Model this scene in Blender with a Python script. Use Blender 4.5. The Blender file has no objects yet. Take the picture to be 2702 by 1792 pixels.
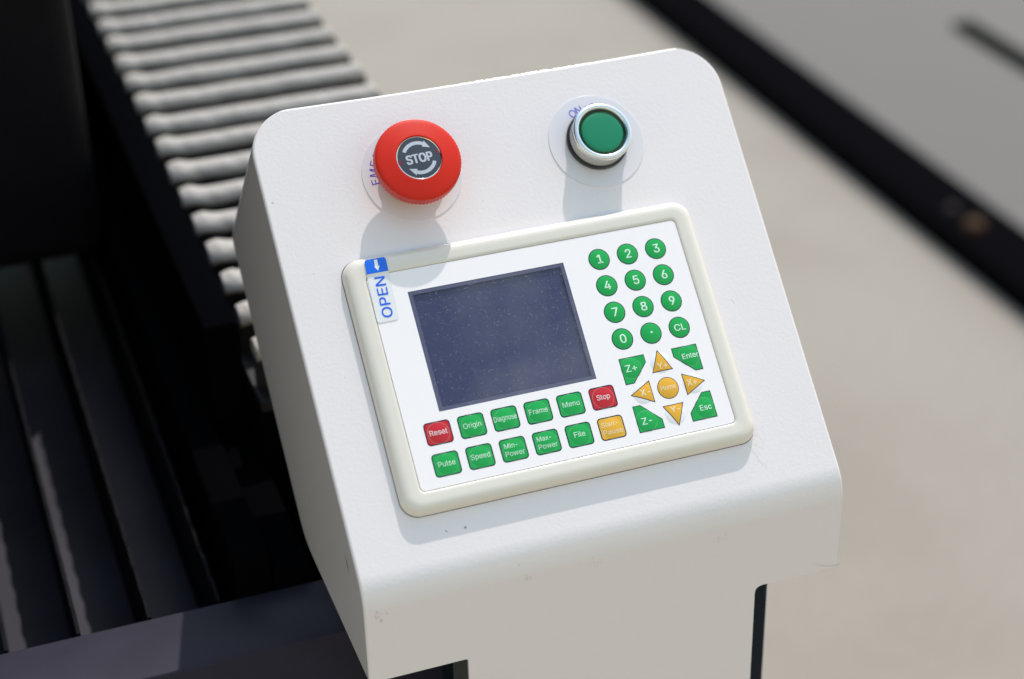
import bpy, bmesh, math, random
from mathutils import Vector, Matrix, noise
from mathutils.geometry import delaunay_2d_cdt
random.seed(7)
sc = bpy.context.scene
col = sc.collection
MM = 0.001
FLOOR = 1000.0            # the keypad centre stands one metre above the floor (mm)

# ------------------------------------------------------------------ camera
cd = bpy.data.cameras.new("camera"); cam = bpy.data.objects.new("camera", cd); col.objects.link(cam)
sc.camera = cam
cd.sensor_fit = 'HORIZONTAL'; cd.sensor_width = 36.0; cd.lens = 65.203
cd.clip_start = 0.02; cd.clip_end = 400
R0 = (0.939941, -0.340632, -0.021949); R1 = (0.189022, 0.465887, 0.864419); R2 = (-0.284223, -0.816651, 0.502293)
cam.matrix_world = Matrix(((R0[0], R1[0], R2[0], -289.857*MM), (R0[1], R1[1], R2[1], -664.785*MM),
                           (R0[2], R1[2], R2[2], (391.272+FLOOR)*MM), (0, 0, 0, 1)))
cd.dof.use_dof = True; cd.dof.focus_distance = 0.806; cd.dof.aperture_fstop = 5.0

# ------------------------------------------------------------------ sky and sun
SUN = Vector((0.318, 0.434, 0.843)).normalized()
w = bpy.data.worlds.new("World"); sc.world = w; w.use_nodes = True
nt = w.node_tree; bg = nt.nodes['Background']
sky = nt.nodes.new('ShaderNodeTexSky'); sky.sky_type = 'NISHITA'; sky.sun_disc = False
sky.sun_elevation = math.asin(SUN.z); sky.sun_rotation = math.atan2(SUN.x, SUN.y)
sky.air_density = 2.7; sky.dust_density = 1.0; sky.ozone_density = 0.6; sky.altitude = 0
nt.links.new(sky.outputs[0], bg.inputs[0]); bg.inputs[1].default_value = 0.15
sd = bpy.data.lights.new("sun", 'SUN'); so = bpy.data.objects.new("sun", sd); col.objects.link(so)
sd.energy = 2.2; sd.angle = math.radians(0.55); sd.color = (1.0, 0.95, 0.90)
so.rotation_euler = SUN.to_track_quat('Z', 'Y').to_euler(); so.location = (2, 2, 5)
sc.view_settings.view_transform = 'Standard'; sc.view_settings.look = 'None'
sc.view_settings.exposure = 0.44; sc.view_settings.gamma = 1.0
sc.cycles.max_bounces = 10; sc.cycles.transparent_max_bounces = 12
sc.cycles.caustics_reflective = False; sc.cycles.caustics_refractive = False

# ------------------------------------------------------------------ materials
def mat(name, color, rough=0.5, metal=0.0, bump=None, var=None, coat=0.0, spec=0.5, alpha=1.0, sss=0.0, bump_dist=0.0002, vscale=8.0):
    """bump=(scale, strength) in 1/metres; var = amount of colour mottling"""
    m = bpy.data.materials.new(name); m.use_nodes = True
    n = m.node_tree.nodes; l = m.node_tree.links; p = n['Principled BSDF']
    p.inputs['Base Color'].default_value = (*color, 1); p.inputs['Roughness'].default_value = rough
    p.inputs['Metallic'].default_value = metal; p.inputs['Specular IOR Level'].default_value = spec
    p.inputs['Coat Weight'].default_value = coat; p.inputs['Coat Roughness'].default_value = 0.06
    if alpha < 1: p.inputs['Alpha'].default_value = alpha
    if sss:
        p.inputs['Subsurface Weight'].default_value = sss; p.inputs['Subsurface Scale'].default_value = 0.002
    tc = n.new('ShaderNodeTexCoord')
    if bump:
        nz = n.new('ShaderNodeTexNoise'); nz.inputs['Scale'].default_value = bump[0]; nz.inputs['Detail'].default_value = 3
        l.new(tc.outputs['Object'], nz.inputs['Vector'])
        b = n.new('ShaderNodeBump'); b.inputs['Strength'].default_value = bump[1]; b.inputs['Distance'].default_value = bump_dist
        l.new(nz.outputs['Fac'], b.inputs['Height']); l.new(b.outputs[0], p.inputs['Normal'])
    if var:
        nz = n.new('ShaderNodeTexNoise'); nz.inputs['Scale'].default_value = vscale; nz.inputs['Detail'].default_value = 4
        l.new(tc.outputs['Object'], nz.inputs['Vector'])
        mx = n.new('ShaderNodeMix'); mx.data_type = 'RGBA'
        mx.inputs['A'].default_value = (*[c*(1-var) for c in color], 1); mx.inputs['B'].default_value = (*[min(1, c*(1+var)) for c in color], 1)
        l.new(nz.outputs['Fac'], mx.inputs['Factor']); l.new(mx.outputs['Result'], p.inputs['Base Color'])
    return m

def powder_paint():
    m = mat('white_powder_coat', (0.81, 0.735, 0.735), 0.22, spec=0.5)
    n = m.node_tree.nodes; l = m.node_tree.links; p = n['Principled BSDF']
    tc = n.new('ShaderNodeTexCoord')
    def noise_(scale, detail):
        z = n.new('ShaderNodeTexNoise'); z.inputs['Scale'].default_value = scale; z.inputs['Detail'].default_value = detail
        l.new(tc.outputs['Object'], z.inputs['Vector']); return z
    a = noise_(650, 2); b = noise_(1900, 2)
    add = n.new('ShaderNodeMath'); add.operation = 'MULTIPLY_ADD'; add.inputs[1].default_value = 0.35
    l.new(b.outputs['Fac'], add.inputs[0]); l.new(a.outputs['Fac'], add.inputs[2])
    bp = n.new('ShaderNodeBump'); bp.inputs['Strength'].default_value = 0.7; bp.inputs['Distance'].default_value = 0.00012
    l.new(add.outputs[0], bp.inputs['Height']); l.new(bp.outputs[0], p.inputs['Normal'])
    # grime specks and faint smears with a shape of their own
    v = n.new('ShaderNodeTexVoronoi'); v.inputs['Scale'].default_value = 42; l.new(tc.outputs['Object'], v.inputs['Vector'])
    r = n.new('ShaderNodeMapRange'); r.inputs['From Min'].default_value = 0.016; r.inputs['From Max'].default_value = 0.034
    r.inputs['To Min'].default_value = 1.0; r.inputs['To Max'].default_value = 0.0; l.new(v.outputs['Distance'], r.inputs['Value'])
    c = noise_(14, 2); r2 = n.new('ShaderNodeMapRange'); r2.inputs['From Min'].default_value = 0.5; r2.inputs['From Max'].default_value = 0.6
    l.new(c.outputs['Fac'], r2.inputs['Value'])
    mul = n.new('ShaderNodeMath'); mul.operation = 'MULTIPLY'; l.new(r.outputs[0], mul.inputs[0]); l.new(r2.outputs[0], mul.inputs[1])
    s = noise_(9, 6); r3 = n.new('ShaderNodeMapRange'); r3.inputs['From Min'].default_value = 0.55; r3.inputs['From Max'].default_value = 0.8
    r3.inputs['To Max'].default_value = 0.10; l.new(s.outputs['Fac'], r3.inputs['Value'])
    mx = n.new('ShaderNodeMix'); mx.data_type = 'RGBA'; mx.inputs['A'].default_value = (0.81, 0.735, 0.735, 1); mx.inputs['B'].default_value = (0.5, 0.46, 0.40, 1)
    l.new(r3.outputs[0], mx.inputs['Factor'])
    mx2 = n.new('ShaderNodeMix'); mx2.data_type = 'RGBA'; mx2.inputs['B'].default_value = (0.16, 0.14, 0.12, 1)
    l.new(mx.outputs['Result'], mx2.inputs['A']); l.new(mul.outputs[0], mx2.inputs['Factor']); l.new(mx2.outputs['Result'], p.inputs['Base Color'])
    return m

M_PAINT = powder_paint()
M_BEZEL = mat('cream_plastic', (0.75, 0.685, 0.605), 0.2, bump=(60, 0.15), coat=0.3, sss=0.05)
M_FILM = mat('silver_film', (0.93, 0.86, 0.865), 0.30, 0.0, bump=(3500, 0.3), spec=0.5, bump_dist=0.00005, var=0.03, vscale=2500)
M_NAVY = mat('navy_print', (0.008, 0.007, 0.035), 0.3, spec=0.25)
M_GREEN = mat('green_print', (0.0, 0.36, 0.05), 0.16, coat=0.35, bump=(900, 0.15), bump_dist=0.00003)
M_RED = mat('red_print', (0.56, 0.003, 0.008), 0.16, coat=0.35, bump=(900, 0.15), bump_dist=0.00003)
M_YELLOW = mat('yellow_print', (0.80, 0.40, 0.012), 0.16, coat=0.35, bump=(900, 0.15), bump_dist=0.00003)
M_KEYTEXT = mat('pale_key_lettering', (0.66, 0.86, 0.70), 0.2, coat=0.6)
M_KEYTEXT_R = mat('pale_pink_lettering', (0.85, 0.72, 0.72), 0.2, coat=0.6)
M_KEYTEXT_Y = mat('pale_yellow_lettering', (0.92, 0.76, 0.48), 0.2, coat=0.6)
M_DOME = mat('clear_dome_film', (0.86, 0.83, 0.85), 0.12, 0.0, coat=0.8)
M_DOMERIM = mat('dome_rim_crease', (0.35, 0.75, 0.45), 0.15, coat=0.8, alpha=0.35)
M_WINBORDER = mat('window_border_print', (0.10, 0.088, 0.16), 0.25, coat=0.3)
M_CAP = mat('red_plastic', (0.66, 0.020, 0.006), 0.5, spec=0.22, bump=(1800, 0.25), sss=0.08, bump_dist=0.00004)
M_CAPSIDE = mat('knurled_red_plastic', (0.60, 0.03, 0.018), 0.4, sss=0.1)
M_INSERT = mat('charcoal_insert', (0.028, 0.028, 0.036), 0.3, coat=0.9, var=0.25, vscale=1500)
M_INSTEXT = mat('insert_white_print', (0.50, 0.51, 0.58), 0.35, coat=0.4)
M_CHROME = mat('chrome_rim', (0.8, 0.8, 0.8), 0.12, 1.0)
M_NOTCH = mat('red_notch', (0.22, 0.015, 0.015), 0.3)
M_COLLAR = mat('orange_collar', (0.75, 0.30, 0.06), 0.5)
M_LEGEND = mat('milky_legend_plate', (0.75, 0.705, 0.735), 0.28, bump=(700, 0.25), coat=0.3, bump_dist=0.00006)
M_BLUETEXT = mat('violet_blue_lettering', (0.09, 0.07, 0.62), 0.35)
M_SATIN = mat('satin_aluminium', (0.80, 0.80, 0.80), 0.27, 1.0, bump=(3500, 0.15), bump_dist=0.00004)
M_BARREL = mat('silver_white_barrel', (0.66, 0.66, 0.64), 0.3, 0.35)
M_BLACKPL = mat('black_plastic', (0.012, 0.012, 0.015), 0.3)
M_LENS = mat('green_lens', (0.0, 0.215, 0.095), 0.3, coat=0.12, bump=(900, 0.08), bump_dist=0.00004, sss=0.1)
M_LENSRING = mat('dark_green_gap', (0.008, 0.03, 0.018), 0.25)
M_STBLUE = mat('sticker_blue', (0.006, 0.14, 0.78), 0.3)
M_STWHITE = mat('sticker_film', (0.80, 0.78, 0.80), 0.3)
M_STTEXT = mat('sticker_blue_lettering', (0.008, 0.12, 0.80), 0.3)
M_STARROW = mat('sticker_white_arrow', (0.85, 0.86, 0.86), 0.3)
M_POST = mat('dark_slate_paint', (0.010, 0.016, 0.022), 0.5, spec=0.1)
M_MACHINE = mat('black_machine_paint', (0.0022, 0.0022, 0.003), 0.8, spec=0.0)
M_GANTRY = mat('dull_purple_black_paint', (0.0075, 0.0065, 0.009), 0.5, spec=0.1, var=0.6, vscale=12)
M_BAR = mat('charcoal_bar_paint', (0.032, 0.029, 0.043), 0.5, bump=(300, 0.2), var=0.25, vscale=40, spec=0.06)
M_TRAY = mat('dark_tray_steel', (0.032, 0.029, 0.040), 0.6, var=0.5, vscale=18, spec=0.3)
M_BLADE = mat('dark_blade_steel', (0.008, 0.0075, 0.010), 0.6, spec=0.04)
M_RAIL = mat('black_rail_paint', (0.004, 0.0035, 0.0045), 0.7, spec=0.0)
M_PLATE = mat('grey_cabinet_paint', (0.158, 0.140, 0.130), 0.7, var=0.06, vscale=2, spec=0.2)
M_SLOT = mat('dark_green_slot', (0.004, 0.007, 0.005), 0.7, spec=0.0)
M_BRASS = mat('tarnished_brass', (0.055, 0.026, 0.011), 0.6, spec=0.1)
M_STEEL = mat('dull_steel', (0.022, 0.015, 0.018), 0.6, spec=0.1)
M_SCRATCH = mat('bare_rust_scratch', (0.045, 0.035, 0.022), 0.7)
M_FIBRE = mat('pale_fibre', (0.66, 0.64, 0.60), 0.6)

def bellows_mat():
    m = mat('grey_bellows_cloth', (0.40, 0.36, 0.335), 0.5, bump=(110, 0.6), bump_dist=0.003, coat=0.0, spec=0.3)
    return m
M_BELLOWS = bellows_mat()
M_BELLOWS_DARK = mat('black_backing_and_valley_shade', (0.008, 0.008, 0.012), 0.6)  # backing black, also paints the valley shade on the pleat webs

def floor_mat():
    m = mat('pale_concrete', (0.33, 0.30, 0.27), 0.8)
    n = m.node_tree.nodes; l = m.node_tree.links; p = n['Principled BSDF']
    tc = n.new('ShaderNodeTexCoord')
    a = n.new('ShaderNodeTexNoise'); a.inputs['Scale'].default_value = 3.2; a.inputs['Detail'].default_value = 3
    b = n.new('ShaderNodeTexNoise'); b.inputs['Scale'].default_value = 60; b.inputs['Detail'].default_value = 6
    for q in (a, b): l.new(tc.outputs['Object'], q.inputs['Vector'])
    r = n.new('ShaderNodeValToRGB')
    e = r.color_ramp.elements
    e[0].position = 0.3; e[0].color = (0.298, 0.248, 0.208, 1); e[1].position = 0.7; e[1].color = (0.330, 0.284, 0.238, 1)
    k = e.new(0.5); k.color = (0.324, 0.274, 0.232, 1)
    l.new(a.outputs['Fac'], r.inputs['Fac'])
    mx = n.new('ShaderNodeMix'); mx.data_type = 'RGBA'; mx.blend_type = 'MULTIPLY'; mx.inputs['Factor'].default_value = 0.25
    l.new(r.outputs['Color'], mx.inputs['A']); l.new(b.outputs['Fac'], mx.inputs['B'])
    l.new(mx.outputs['Result'], p.inputs['Base Color'])
    return m
M_FLOOR = floor_mat()

def lcd_mat():
    m = mat('dark_lcd', (0.08, 0.09, 0.18), 0.35, coat=0.0)
    n = m.node_tree.nodes; l = m.node_tree.links; p = n['Principled BSDF']
    tc = n.new('ShaderNodeTexCoord'); a = n.new('ShaderNodeTexNoise'); a.inputs['Scale'].default_value = 34; a.inputs['Detail'].default_value = 2
    l.new(tc.outputs['Object'], a.inputs['Vector'])
    mx = n.new('ShaderNodeMix'); mx.data_type = 'RGBA'; mx.inputs['A'].default_value = (0.030, 0.026, 0.088, 1); mx.inputs['B'].default_value = (0.044, 0.039, 0.115, 1)
    l.new(a.outputs['Fac'], mx.inputs['Factor']); l.new(mx.outputs['Result'], p.inputs['Base Color'])
    return m
M_LCD = lcd_mat()

def glass_mat():
    """thin clear window film: mostly transparent, a little gloss, dusty"""
    m = bpy.data.materials.new('dusty_window_film'); m.use_nodes = True
    n = m.node_tree.nodes; l = m.node_tree.links; n.clear()
    out = n.new('ShaderNodeOutputMaterial'); tr = n.new('ShaderNodeBsdfTransparent'); gl = n.new('ShaderNodeBsdfGlossy'); df = n.new('ShaderNodeBsdfDiffuse')
    tr.inputs[0].default_value = (0.93, 0.93, 0.95, 1); gl.inputs['Roughness'].default_value = 0.09
    df.inputs[0].default_value = (0.75, 0.74, 0.68, 1)
    lw = n.new('ShaderNodeLayerWeight'); lw.inputs[0].default_value = 0.5
    pw = n.new('ShaderNodeMath'); pw.operation = 'POWER'; pw.inputs[1].default_value = 5; l.new(lw.outputs['Facing'], pw.inputs[0])
    fr = n.new('ShaderNodeMath'); fr.operation = 'MULTIPLY_ADD'; fr.inputs[1].default_value = 0.9; fr.inputs[2].default_value = 0.045; l.new(pw.outputs[0], fr.inputs[0])
    m1 = n.new('ShaderNodeMixShader'); l.new(fr.outputs[0], m1.inputs[0]); l.new(tr.outputs[0], m1.inputs[1]); l.new(gl.outputs[0], m1.inputs[2])
    tc = n.new('ShaderNodeTexCoord')
    v = n.new('ShaderNodeTexVoronoi'); v.inputs['Scale'].default_value = 900; l.new(tc.outputs['Object'], v.inputs['Vector'])
    r = n.new('ShaderNodeMapRange'); r.inputs['From Min'].default_value = 0.10; r.inputs['From Max'].default_value = 0.30
    r.inputs['To Min'].default_value = 0.2; r.inputs['To Max'].default_value = 0.0; l.new(v.outputs['Distance'], r.inputs['Value'])
    c = n.new('ShaderNodeTexNoise'); c.inputs['Scale'].default_value = 500; c.inputs['Detail'].default_value = 1; l.new(tc.outputs['Object'], c.inputs['Vector'])
    r2 = n.new('ShaderNodeMapRange'); r2.inputs['From Min'].default_value = 0.42; r2.inputs['From Max'].default_value = 0.62; l.new(c.outputs['Fac'], r2.inputs['Value'])
    mu = n.new('ShaderNodeMath'); mu.operation = 'MULTIPLY'; l.new(r.outputs[0], mu.inputs[0]); l.new(r2.outputs[0], mu.inputs[1])
    h = n.new('ShaderNodeTexNoise'); h.inputs['Scale'].default_value = 26; h.inputs['Detail'].default_value = 4; l.new(tc.outputs['Object'], h.inputs['Vector'])
    r3 = n.new('ShaderNodeMapRange'); r3.inputs['From Min'].default_value = 0.4; r3.inputs['From Max'].default_value = 0.75; r3.inputs['To Max'].default_value = 0.09
    l.new(h.outputs['Fac'], r3.inputs['Value'])
    ad = n.new('ShaderNodeMath'); ad.operation = 'ADD'; ad.use_clamp = True; l.new(mu.outputs[0], ad.inputs[0]); l.new(r3.outputs[0], ad.inputs[1])
    m2 = n.new('ShaderNodeMixShader'); l.new(ad.outputs[0], m2.inputs[0]); l.new(m1.outputs[0], m2.inputs[1]); l.new(df.outputs[0], m2.inputs[2])
    l.new(m2.outputs[0], out.inputs[0])
    return m
M_GLASS = glass_mat()

# ------------------------------------------------------------------ frames and helpers
TH = math.radians(46); CT, ST = math.cos(TH), math.sin(TH)
def F(x, y, z):
    """sloping face coordinates (mm; x right, y up the slope, z out of the face) -> world mm above the floor"""
    return (x, ST*y - CT*z, CT*y + ST*z + FLOOR)
def W(x, y, z):
    return (x, y, z + FLOOR)
ORIG = {}
def mk(name, V, Fc, mats, parent=None, fr=W, smooth=35, mi=None, label=None, origin=None):
    """one mesh object; V in mm in frame fr"""
    P = [Vector(fr(*v))*MM for v in V]
    if origin is None:
        lo = Vector([min(p[i] for p in P) for i in range(3)]); hi = Vector([max(p[i] for p in P) for i in range(3)])
        o = Vector(((lo.x+hi.x)/2, (lo.y+hi.y)/2, lo.z))
    else: o = Vector(origin)
    me = bpy.data.meshes.new(name); me.from_pydata([p-o for p in P], [], Fc); me.validate(); 
    if not isinstance(mats, (list, tuple)): mats = [mats]
    for m in mats: me.materials.append(m)
    if mi: me.polygons.foreach_set('material_index', mi[:len(me.polygons)])
    me.update()
    if smooth:
        me.shade_smooth(); me.set_sharp_from_angle(angle=math.radians(smooth))
    ob = bpy.data.objects.new(name, me); col.objects.link(ob)
    place(ob, o, parent)
    if label: ob['label'] = label
    return ob
def weighted(ob):
    m = ob.modifiers.new('weighted_normal', 'WEIGHTED_NORMAL'); m.keep_sharp = True; m.weight = 100; m.thresh = 0.01
def place(ob, o, parent):
    ORIG[ob.name] = Vector(o)
    if parent: ob.parent = parent; ob.location = Vector(o) - ORIG[parent.name]
    else: ob.location = o
def root(name, loc_mm, label, cat, group=None):
    ob = bpy.data.objects.new(name, None); col.objects.link(ob); ob.empty_display_size = 0.05
    o = Vector(loc_mm)*MM; place(ob, o, None); ob['label'] = label; ob['category'] = cat
    if group: ob['group'] = group
    return ob
def tag(ob, label=None, cat=None, kind=None, group=None):
    if label: ob['label'] = label
    if cat: ob['category'] = cat
    if kind: ob['kind'] = kind
    if group: ob['group'] = group
    return ob

class MB:
    """collects geometry (mm) with material slots"""
    def __init__(s): s.V = []; s.F = []; s.mi = []
    def add(s, V, Fc, m=0):
        b = len(s.V); s.V += [tuple(v) for v in V]; s.F += [tuple(b+i for i in f) for f in Fc]; s.mi += [m]*len(Fc)
    def box(s, x0, x1, y0, y1, z0, z1, m=0, bev=0.0):
        if bev:
            bm = bmesh.new(); bmesh.ops.create_cube(bm, size=1)
            for v in bm.verts: v.co = Vector(((x0+x1)/2+v.co.x*(x1-x0), (y0+y1)/2+v.co.y*(y1-y0), (z0+z1)/2+v.co.z*(z1-z0)))
            bmesh.ops.bevel(bm, geom=bm.edges[:], offset=bev, segments=3, affect='EDGES', profile=0.5)
            bm.verts.index_update(); s.add([v.co[:] for v in bm.verts], [[v.index for v in f.verts] for f in bm.faces], m); bm.free(); return
        V = [(x, y, z) for x in (x0, x1) for y in (y0, y1) for z in (z0, z1)]
        s.add(V, [(0, 1, 3, 2), (4, 6, 7, 5), (0, 4, 5, 1), (2, 3, 7, 6), (0, 2, 6, 4), (1, 5, 7, 3)], m)
    def lathe(s, cx, cy, prof, n=96, m=0, cap=True, ms=None):
        """prof: list of (r, z) from outside bottom to inside top"""
        V = []; Fc = []
        for r, z in prof:
            V += [(cx+r*math.cos(2*math.pi*i/n), cy+r*math.sin(2*math.pi*i/n), z) for i in range(n)]
        for k in range(len(prof)-1):
            q = []
            for i in range(n):
                j = (i+1) % n; q.append((k*n+i, k*n+j, (k+1)*n+j, (k+1)*n+i))
            if ms: 
                b = len(s.V); s.F += [tuple(b+i for i in f) for f in q]; s.mi += [ms[k]]*n
            else: Fc += q
        b = len(s.V); s.V += V
        if Fc: s.F += [tuple(b+i for i in f) for f in Fc]; s.mi += [m]*len(Fc)
        if cap:
            k = len(prof)-1; s.F.append(tuple(b+k*n+i for i in range(n))); s.mi.append(ms[-1] if ms else m)
    def make(s, name, mats, parent=None, fr=W, smooth=35, label=None, origin=None):
        return mk(name, s.V, s.F, mats, parent, fr, smooth, s.mi, label, origin)

def rrect(x0, x1, y0, y1, r, n=8):
    """rounded rectangle outline, counter-clockwise"""
    P = []
    for cx, cy, a in ((x1-r, y1-r, 0), (x0+r, y1-r, 90), (x0+r, y0+r, 180), (x1-r, y0+r, 270)):
        for i in range(n+1):
            t = math.radians(a+90*i/n); P.append((cx+r*math.cos(t), cy+r*math.sin(t)))
    return P

def sheet(outline, h, seg=0.8, holes=None):
    """flat 2D outline (list of points) -> finely triangulated mesh draped on z=h(x,y)"""
    bm = bmesh.new()
    vs = [bm.verts.new((x, y, 0)) for x, y in outline]; bm.faces.new(vs)
    bmesh.ops.triangulate(bm, faces=bm.faces[:])
    refine(bm, seg)
    for v in bm.verts: v.co.z = h(v.co.x, v.co.y)
    bm.verts.index_update(); out = ([v.co[:] for v in bm.verts], [[v.index for v in f.verts] for f in bm.faces]); bm.free(); return out
def refine(bm, seg):
    for _ in range(7):
        e = [e for e in bm.edges if e.calc_length() > seg]
        if not e: break
        bmesh.ops.subdivide_edges(bm, edges=e, cuts=1); bmesh.ops.triangulate(bm, faces=[f for f in bm.faces if len(f.verts) > 3])
    for f in bm.faces:
        f.normal_update()
        if f.normal.z < 0: f.normal_flip()

_tc = {}
FONT = None
try:      # the sans-serif that ships with Blender itself; the built-in font is used if it is missing
    import os
    FONT = bpy.data.fonts.load(os.path.join(bpy.utils.resource_path('LOCAL'), 'datafiles', 'fonts', 'Inter.woff2'))
except Exception:
    FONT = None
def text2d(s, bold=0.0, seg=None, h=None):
    """lettering outlines as triangles: returns verts (unit size), faces, bbox of capital height"""
    k = (s, bold)
    if k not in _tc:
        cu = bpy.data.curves.new('t', 'FONT'); cu.body = s; cu.size = 1; cu.offset = bold; cu.resolution_u = 4
        if FONT: cu.font = FONT
        ob = bpy.data.objects.new('t', cu); col.objects.link(ob); bpy.context.view_layer.update()
        cu.fill_mode = 'NONE'; bpy.context.view_layer.update()
        me = bpy.data.meshes.new_from_object(ob.evaluated_get(bpy.context.evaluated_depsgraph_get()))
        P = [Vector((v.co.x, v.co.y)) for v in me.vertices]; E_ = [tuple(e.vertices) for e in me.edges]
        bpy.data.objects.remove(ob); bpy.data.curves.remove(cu); bpy.data.meshes.remove(me)
        vo, eo, fo, *_r = delaunay_2d_cdt(P, E_, [], 0, 1e-6)
        def inside(x, y):
            c = False
            for a, b_ in E_:
                x0, y0 = P[a]; x1, y1 = P[b_]
                if (y0 > y) != (y1 > y) and x < (x1-x0)*(y-y0)/(y1-y0)+x0: c = not c
            return c
        V = [(v.x, v.y) for v in vo]; Fc = []
        for f in fo:
            cx = sum(V[i][0] for i in f)/len(f); cy = sum(V[i][1] for i in f)/len(f)
            if inside(cx, cy): Fc.append(tuple(f))
        _tc[k] = (V, Fc)
    return _tc[k]
CAP = 0.70
def put_text(mb, s, x, y, width, cap, h, m, bold=0.0, anchor='c', rot=0.0, seg=0.7):
    """cap = capital height in mm; width = total width in mm or None; (x,y) baseline anchor"""
    if bold:
        b_ = bold*cap*1.35; k_ = 0
        for dx, dy in ((-b_, -b_*0.5), (b_, b_*0.5), (-b_, b_*0.5), (b_, -b_*0.5), (0, 0)):
            put_text(mb, s, x+dx*math.cos(rot)-dy*math.sin(rot), y+dx*math.sin(rot)+dy*math.cos(rot), width, cap, (lambda q: lambda u, v: h(u, v)+q)(k_*0.004), m, 0.0, anchor, rot, seg); k_ += 1
        return
    V, Fc = text2d(s, 0.0)
    x0 = min(v[0] for v in V); x1 = max(v[0] for v in V)
    if s[0] in '-+/.': capu = 0.72
    else: capu = max(v[1] for v in text2d('E', 0.0)[0])
    sy = cap/capu; sx = (width/(x1-x0)) if width else sy
    wd = (x1-x0)*sx; off = {'c': -wd/2, 'l': 0, 'r': -wd}[anchor]
    c, si = math.cos(rot), math.sin(rot)
    bm = bmesh.new(); vv = []
    for a, b in V:
        u = (a-x0)*sx+off; t = b*sy
        vv.append(bm.verts.new((x+u*c-t*si, y+u*si+t*c, 0)))
    for f in Fc:
        try: bm.faces.new([vv[i] for i in f])
        except ValueError: pass
    bmesh.ops.triangulate(bm, faces=bm.faces[:]); refine(bm, seg)
    bm.verts.index_update()
    mb.add([(v.co.x, v.co.y, h(v.co.x, v.co.y)) for v in bm.verts], [[v.index for v in f.verts] for f in bm.faces], m); bm.free()

# ================================================================== SETTING
fl = MB(); fl.add([(-30000, -30000, -FLOOR), (30000, -30000, -FLOOR), (30000, 30000, -FLOOR), (-30000, 30000, -FLOOR)], [(0, 1, 2, 3)])
tag(fl.make('floor', M_FLOOR, smooth=0), kind='structure')

# ================================================================== CUTTING MACHINE (left, behind)
mc = root('cutting_machine', (-400, 300, 0), 'black flatbed cutting machine with bladed bed left of the white control box', 'machine')
b = MB(); b.box(-1150, 8, -6, 36, -900, -150, bev=1.5); b.make('front_bar', M_BAR, mc)
b = MB(); b.box(-1150, 8, 1500, 1560, -900, -120, bev=2); b.make('rear_bar', M_MACHINE, mc)
b = MB(); b.box(-1150, -160, 36.5, 1499, -225, -215); b.make('tray', M_TRAY, mc, smooth=0)
b = MB(); b.box(-168, -149.6, 165, 1499, -420, -76, bev=1.5); b.box(-168, -149.6, 36.5, 164.9, -420, -140, bev=1.5); b.make('side_beam', M_MACHINE, mc)
b = MB(); b.box(-186, -168.5, 36.5, 1499, -420, -130, bev=2); b.make('inner_ledge', M_MACHINE, mc)
b = MB(); b.box(-1190, -1151, -6, 1560, -900, -60, bev=2); b.make('far_side_beam', M_MACHINE, mc)
b = MB(); b.box(-149.5, 9, 130, 1499, -420, -112, bev=1); b.make('bellows_track', M_MACHINE, mc)
b = MB(); b.box(-520, -480, -60, 1560, -150, 800, bev=12); b.make('unseen_sky_blocker', M_MACHINE, mc)  # unseen panel added to block sky light from the box's left side
b = MB(); b.box(-1150, -187, 400, 640, -145, 420, bev=14); b.make('gantry', M_GANTRY, mc)
for x in (-1120, -1120+1085):
    for y in (60, 1440):
        b = MB(); b.box(x-30, x+30, y-30, y+30, -999, -901, bev=3); b.make('foot', M_MACHINE, mc)
b = MB(); b.box(-1148, 6, 38, 1498, -899, -422); b.make('body', M_MACHINE, mc, smooth=0)
# bed blades: thin upright plates with serrated top edges
V = []; nt_ = 64; x_ = 0.9; prof = [(0, 0)]
for i in range(nt_): prof += [(i*22.0, 59), (i*22.0+11, 62)]
prof += [(nt_*22.0, 55), (nt_*22.0, 0)]
Vb = [(-x_, y, z) for y, z in prof]+[(x_, y, z) for y, z in prof]; n_ = len(prof)
Fb = []
for i in range(n_-1): Fb.append((i, i+1, n_+i+1, n_+i))
for i in range(1, n_-2): Fb += [(0, i+1, i) if False else (0, i, i+1)]
Fb += [tuple(n_+k for k in (0, i+1, i)) for i in range(1, n_-2)]
def blade_faces():
    Fq = []
    # side skins as quads from bottom line to teeth
    return Fq
VV = []; FF = []
ys = [p[0] for p in prof[1:-1]]; zs = [p[1] for p in prof[1:-1]]
for sx in (-x_, x_):
    for y in ys: VV.append((sx, y, 0))
    for y, z in zip(ys, zs): VV.append((sx, y, z))
k = len(ys)
for i in range(k-1):
    FF.append((i, i+1, k+i+1, k+i)); FF.append((2*k+i, 3*k+i, 3*k+i+1, 2*k+i+1)); FF.append((k+i, k+i+1, 3*k+i+1, 3*k+i))
bl0 = mk('blade', [(x-293, y+44, z-214.5) for x, y, z in VV], FF, M_BLADE, mc, smooth=0)
for i in range(1, 24):
    xx = -293 + (33*i if i <= 3 else -33*(i-3))
    if xx < -1000: continue
    c = bl0.copy(); col.objects.link(c); c.parent = mc; c.location = bl0.location + Vector(((xx+293)*MM, 0, 0))

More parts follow.
